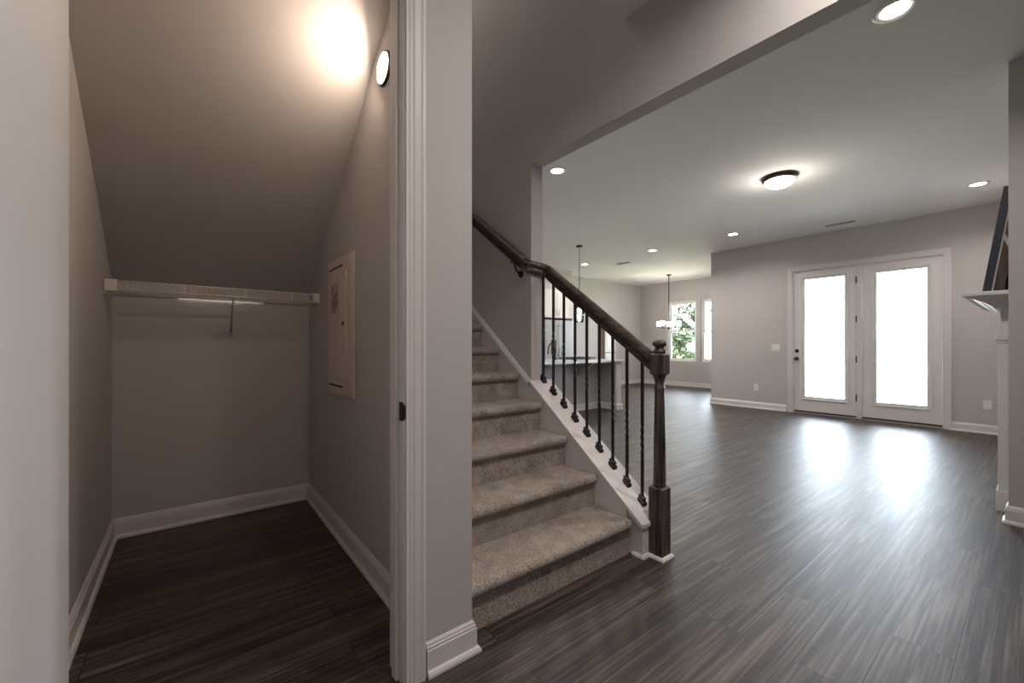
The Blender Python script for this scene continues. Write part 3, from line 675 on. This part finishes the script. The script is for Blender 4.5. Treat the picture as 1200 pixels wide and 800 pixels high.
m = MB(); m.box(fx0 + .38, .0405, 0, fx1 - .38, .140, .92); m.build('firebox', M_dark, FP)

# leaning picture seen from the side/back
PF = empty('leaning_picture', (4.9, .26, 1.52), label='large dark-edged framed canvas leaning back on the mantel', cat='picture')
# local frame: bottom edge on shelf, leans towards wall
b0, t0 = Vector((0, .217, 1.529)), Vector((0, .118, 2.25)); dirv = (t0 - b0).normalized(); nv = Vector((0, dirv.z, -dirv.y))  # nv points out (+Y)
def pp(x, u, d): p = b0 + dirv * u + nv * d; return (x, p.y, p.z)
Lp = (t0 - b0).length; xa, xb = 4.46, 5.55
def slabx(m, x0, x1, u0, u1, d0, d1):
    m.add([pp(x, u, d) for x in (x0, x1) for u, d in ((u0, d0), (u1, d0), (u1, d1), (u0, d1))], [(0, 1, 2, 3), (7, 6, 5, 4), (0, 4, 5, 1), (1, 5, 6, 2), (2, 6, 7, 3), (3, 7, 4, 0)])
m = MB(); w = .022
slabx(m, xa, xa + w, 0, Lp, 0, .042); slabx(m, xb - w, xb, 0, Lp, 0, .042); slabx(m, xa + w, xb - w, 0, w, 0, .042); slabx(m, xa + w, xb - w, Lp - w, Lp, 0, .042)
m.build('frame', M_navy, PF, bevel=.001)
m = MB(); slabx(m, xa + .002, xb - .002, .004, Lp - .004, -.008, 0); m.build('canvas', M_linen, PF)
m = MB(); q_ = .004; w2 = .045
slabx(m, xa + q_, xa + w2, .004, Lp - .05, -.050, -.008); slabx(m, xb - w2, xb - q_, .004, Lp - .05, -.050, -.008); slabx(m, xa + w2, xb - w2, .004, w2, -.050, -.008); slabx(m, xa + w2, xb - w2, Lp - .05 - w2, Lp - .05, -.050, -.008)
m.build('stretcher', M_stretch, PF)
m = MB(); xm = xa + q_ - .0015
m.add([pp(xm, .40, -.009), pp(xm, .33, -.050), pp(xm, .30, -.040), pp(xm, .36, -.009), pp(xm + .001, .40, -.009), pp(xm + .001, .33, -.050), pp(xm + .001, .30, -.040), pp(xm + .001, .36, -.009)], [(0, 1, 2, 3), (7, 6, 5, 4), (0, 4, 5, 1), (1, 5, 6, 2), (2, 6, 7, 3), (3, 7, 4, 0)]); m.build('corner_brace', M_linen, PF)

# ================================================================== KITCHEN
IS = empty('kitchen_island', (5.2, 5.3, 0), label='grey kitchen island with pale overhanging counter behind the balusters', cat='kitchen island')
M_isl = mat('island_grey_paint', (.46, .44, .44), .6)
m = MB(); m.box(4.1, 5.03, 0, 6.11, 5.15, .855); m.box(4.1, 5.15, 0, 6.11, 5.75, .855); m.box(5.99, 4.66, 0, 6.11, 5.03, .855); m.build('base', M_isl, IS)
m = MB(); m.box(4.0, 4.62, .855, 6.20, 5.80, .893); m.build('countertop', M_counter, IS, bevel=.004)
m = MB(); m.sweep([(4.1, 5.03, 0), (5.99, 5.03, 0), (5.99, 4.66, 0)][::-1], [(a, b) for a, b in BB], (0, 0, 1)); m.build('baseboard', M_trim, IS)
m = MB(); m.box(5.983, 4.645, .02, 6.117, 4.705, .80); m.add([(x, y, z) for z, e in ((0, .025), (.09, .022), (.115, .004)) for x, y in ((5.983 - e, 4.645 - e), (6.117 + e, 4.645 - e), (6.117 + e, 4.705 + e), (5.983 - e, 4.705 + e))], [(3, 2, 1, 0)] + [(j * 4 + k, j * 4 + (k + 1) % 4, (j + 1) * 4 + (k + 1) % 4, (j + 1) * 4 + k) for j in range(2) for k in range(4)] + [(8, 9, 10, 11)])
m.add([(x, y, z) for z, e in ((.79, .004), (.835, .028), (.855, .03)) for x, y in ((5.983 - e, 4.675 - e), (6.117 + e, 4.675 - e), (6.117 + e, 4.705 + e), (5.983 - e, 4.705 + e))], [(3, 2, 1, 0)] + [(j * 4 + k, j * 4 + (k + 1) % 4, (j + 1) * 4 + (k + 1) % 4, (j + 1) * 4 + k) for j in range(2) for k in range(4)] + [(8, 9, 10, 11)])
m.build('end_pilaster', M_trim, IS)
for x in (5.45, 4.45):
    pf = [(5.029, .855), (4.72, .855), (4.72, .825), (4.80, .79), (4.87, .73), (4.93, .66), (4.97, .62), (5.029, .61)]
    MB().prism(pf, 'X', x - .04, x + .04).build('corbel', M_isl, IS, bevel=.003)
# faucet
fxx, fyy = 5.13, 5.32
m = MB(); zt = .893
m2 = [(fxx, fyy, zt), (fxx, fyy, zt + .16)] + [(fxx - .085 + .085 * math.cos(a), fyy, zt + .16 + .13 * math.sin(a)) for a in [math.pi * k / 10 for k in range(1, 11)]] + [(fxx - .17, fyy, zt + .10)]
FA = empty('kitchen_faucet', (fxx, fyy, zt), label='tall black gooseneck faucet standing on the island counter', cat='faucet')
m.tube(m2, .011, 10); m.lathe([(.028, zt), (.028, zt + .01), (.016, zt + .03), (.014, zt + .08)], 16, (fxx, fyy, 0)); m.build('spout', M_black, FA)
MB().tube([(fxx + .012, fyy, zt + .06), (fxx + .07, fyy, zt + .085)], .006, 8).build('handle', M_black, FA)
CK = empty('cooktop', (5.75, 5.38, .893), label='black gas cooktop with iron grates on the island counter', cat='cooktop')
m = MB(); m.box(5.42, 5.12, .8935, 6.08, 5.62, .905); m.build('glass_surface', M_dark, CK, bevel=.003)
for gx in (5.58, 5.92):
    m = MB()
    for k in (-.10, 0, .10): m.tube([(gx + k, 5.17, .925), (gx + k, 5.57, .925)], .006, 6)
    for yy in (5.19, 5.37, 5.55): m.tube([(gx - .13, yy, .925), (gx + .13, yy, .925)], .006, 6); m.tube([(gx - .10, yy, .905), (gx - .10, yy, .925)], .006, 6); m.tube([(gx + .10, yy, .905), (gx + .10, yy, .925)], .006, 6)
    g = m.build('grate', M_black, CK)
# refrigerator and cabinets around it
RF = empty('refrigerator', (6.90, 7.3, 0), label='stainless french-door refrigerator with water dispenser', cat='refrigerator')
rx0, rx1, rs, ry = 6.44, 7.36, 6.885, 7.00
MB().box(rx0, ry + .06, .03, rx1, 7.60, 1.75).build('body', mat('fridge_side_grey', (.25, .26, .27), .5), RF, bevel=.004)
for a, b, hx in ((rx0, rs - .003, rs - .045), (rs + .003, rx1, rs + .045)):
    d = MB().box(a, ry, .70, b, ry + .06, 1.745).build('door', M_steel, RF, bevel=.006)
    sub(MB().tube([(hx, ry, .86), (hx, ry - .04, .88), (hx, ry - .045, 1.2), (hx, ry - .04, 1.60), (hx, ry, 1.62)], .010, 8).build('handle', M_chrome, d))
    if a == rx0:
        q = MB(); q.box(6.62, ry - .004, .95, 6.79, ry + .001, 1.28); sub(q.build('dispenser', mat('brown_reflection_plastic', (.10, .07, .05), .4), d, bevel=.002))  # brown of a reflection is put into the dispenser's base colour
fz = MB().box(rx0, ry, .06, rx1, ry + .06, .69).build('freezer_drawer', M_steel, RF, bevel=.006)
sub(MB().tube([(rx0 + .08, ry, .60), (rx0 + .10, ry - .045, .60), (rx1 - .10, ry - .045, .60), (rx1 - .08, ry, .60)], .010, 8).build('handle', M_chrome, fz))
KC = empty('wall_cabinet', (6.90, 7.33, 1.8), label='white two-door cabinet above the refrigerator', cat='cabinet')
MB().box(6.40, 7.075, 1.80, 7.38, 7.62, 2.46).build('carcass', M_white, KC)
for a, b, kx in ((6.405, 6.882, 6.85), (6.888, 7.375, 6.92)):
    m = MB(); y_ = 7.055; w = .06; m.box(a, y_, 1.805, a + w, 7.075, 2.455); m.box(b - w, y_, 1.805, b, 7.075, 2.455); m.box(a + w, y_, 1.805, b - w, 7.075, 1.805 + w); m.box(a + w, y_, 2.455 - w, b - w, 7.075, 2.455); m.box(a + w, y_ + .01, 1.805 + w, b - w, 7.075, 2.455 - w)
    d = m.build('cabinet_door', M_white, KC, bevel=.0015)
    sub(MB().tube([(kx, y_, 1.86), (kx, y_ - .025, 1.865), (kx, y_ - .025, 1.985), (kx, y_, 1.99)], .005, 6).build('handle', M_chrome, d))
struct('trim_7', MB().box(6.36, 7.09, 2.46, 7.41, 7.62, H), M_wall, 'boxed bulkhead above the cabinet', 'bulkhead')
EPN = MB().box(7.38, 7.05, 0, 7.41, 7.62, 2.46).build('cabinet_side_panel', M_white); tag(EPN, 'tall white panel on the right side of the refrigerator', 'cabinet panel')
EPN2 = MB().box(6.36, 7.05, 0, 6.39, 7.62, 2.46).build('cabinet_side_panel', M_white); tag(EPN2, 'tall white panel on the left side of the refrigerator', 'cabinet panel')

# front entry door behind the camera (door_4)
D4 = empty('door_4', (.02, -2.86, 0), label='white panelled front entry door', cat='door', kind='structure')
m = MB(); m.box(-.45, -2.88, 0, .5, -2.82, 2.2)
for xx in (-.33, .06):
    for z0_, z1_ in ((.2, .9), (1.02, 1.98)): m.box(xx, -2.82, z0_, xx + .32, -2.812, z1_)
m.build('door_slab', M_white, D4)

# ================================================================== OUTSIDE
g = MB().box(8.32, -12, -.20, 14, 3.9, -.08); struct('ground_patio', g, M_patio, 'pale paving outside the patio door', 'ground')
g = MB().box(11.12, 3.9, -.20, 14, 20, -.08).box(14, -12, -.20, 40, 20, -.08); struct('ground_lawn', g, mat('sunlit_lawn', (.26, .275, .19), .9, bump=.8, bscale=50), 'green lawn outside the dining windows', 'ground')
g = MB().box(-12, -20, -.20, 12, -2.92, -.08); struct('ground_entry', g, M_patio, 'pale paving outside the entry', 'ground')
def tree(x, y, h, rad, label, n=1500):
    e = empty('tree', (x, y, -.08), label=label, cat='tree', group=None)
    m = MB(); m.tube([(x, y, -.08), (x + .1, y, h * .3), (x - .05, y + .05, h * .6), (x, y, h * .85)], [.14, .11, .07, .02], 8)
    for k in range(7):
        a = random.uniform(0, 6.28); z = h * random.uniform(.25, .7); m.tube([(x, y, z), (x + math.cos(a) * rad * .6, y + math.sin(a) * rad * .6, z + h * .15)], [.04, .012], 6)
    m.build('trunk', M_bark, e)
    m = MB(); blobs = [(x + random.gauss(0, rad * .45), y + random.gauss(0, rad * .45), h * random.uniform(.25, 1.0), rad * random.uniform(.25, .5)) for _ in range(16)]
    for _ in range(n):
        bx_, by_, bz_, br_ = random.choice(blobs); d = Vector((random.gauss(0, 1), random.gauss(0, 1), random.gauss(0, 1))).normalized() * br_ * random.uniform(.5, 1)
        p = Vector((bx_, by_, bz_)) + d; u = Vector((random.gauss(0, 1), random.gauss(0, 1), random.gauss(0, 1))).normalized(); v = u.orthogonal().normalized(); s_ = random.uniform(.09, .18)
        m.add([p + u * s_, p + v * s_ * .5, p - u * s_, p - v * s_ * .5], [(0, 1, 2, 3)])
    o = m.build('foliage', M_leaf, e); o['kind'] = 'stuff'
random.seed(11)
tree(17.5, 10.2, 5.2, 1.1, 'pale green tree outside the left dining window', 4000)
tree(15.6, 9.05, 1.7, .55, 'round green shrub outside the left dining window', 1500)
tree(21, 12.6, 6.0, 1.6, 'tall loose tree farthest out beyond the dining windows')
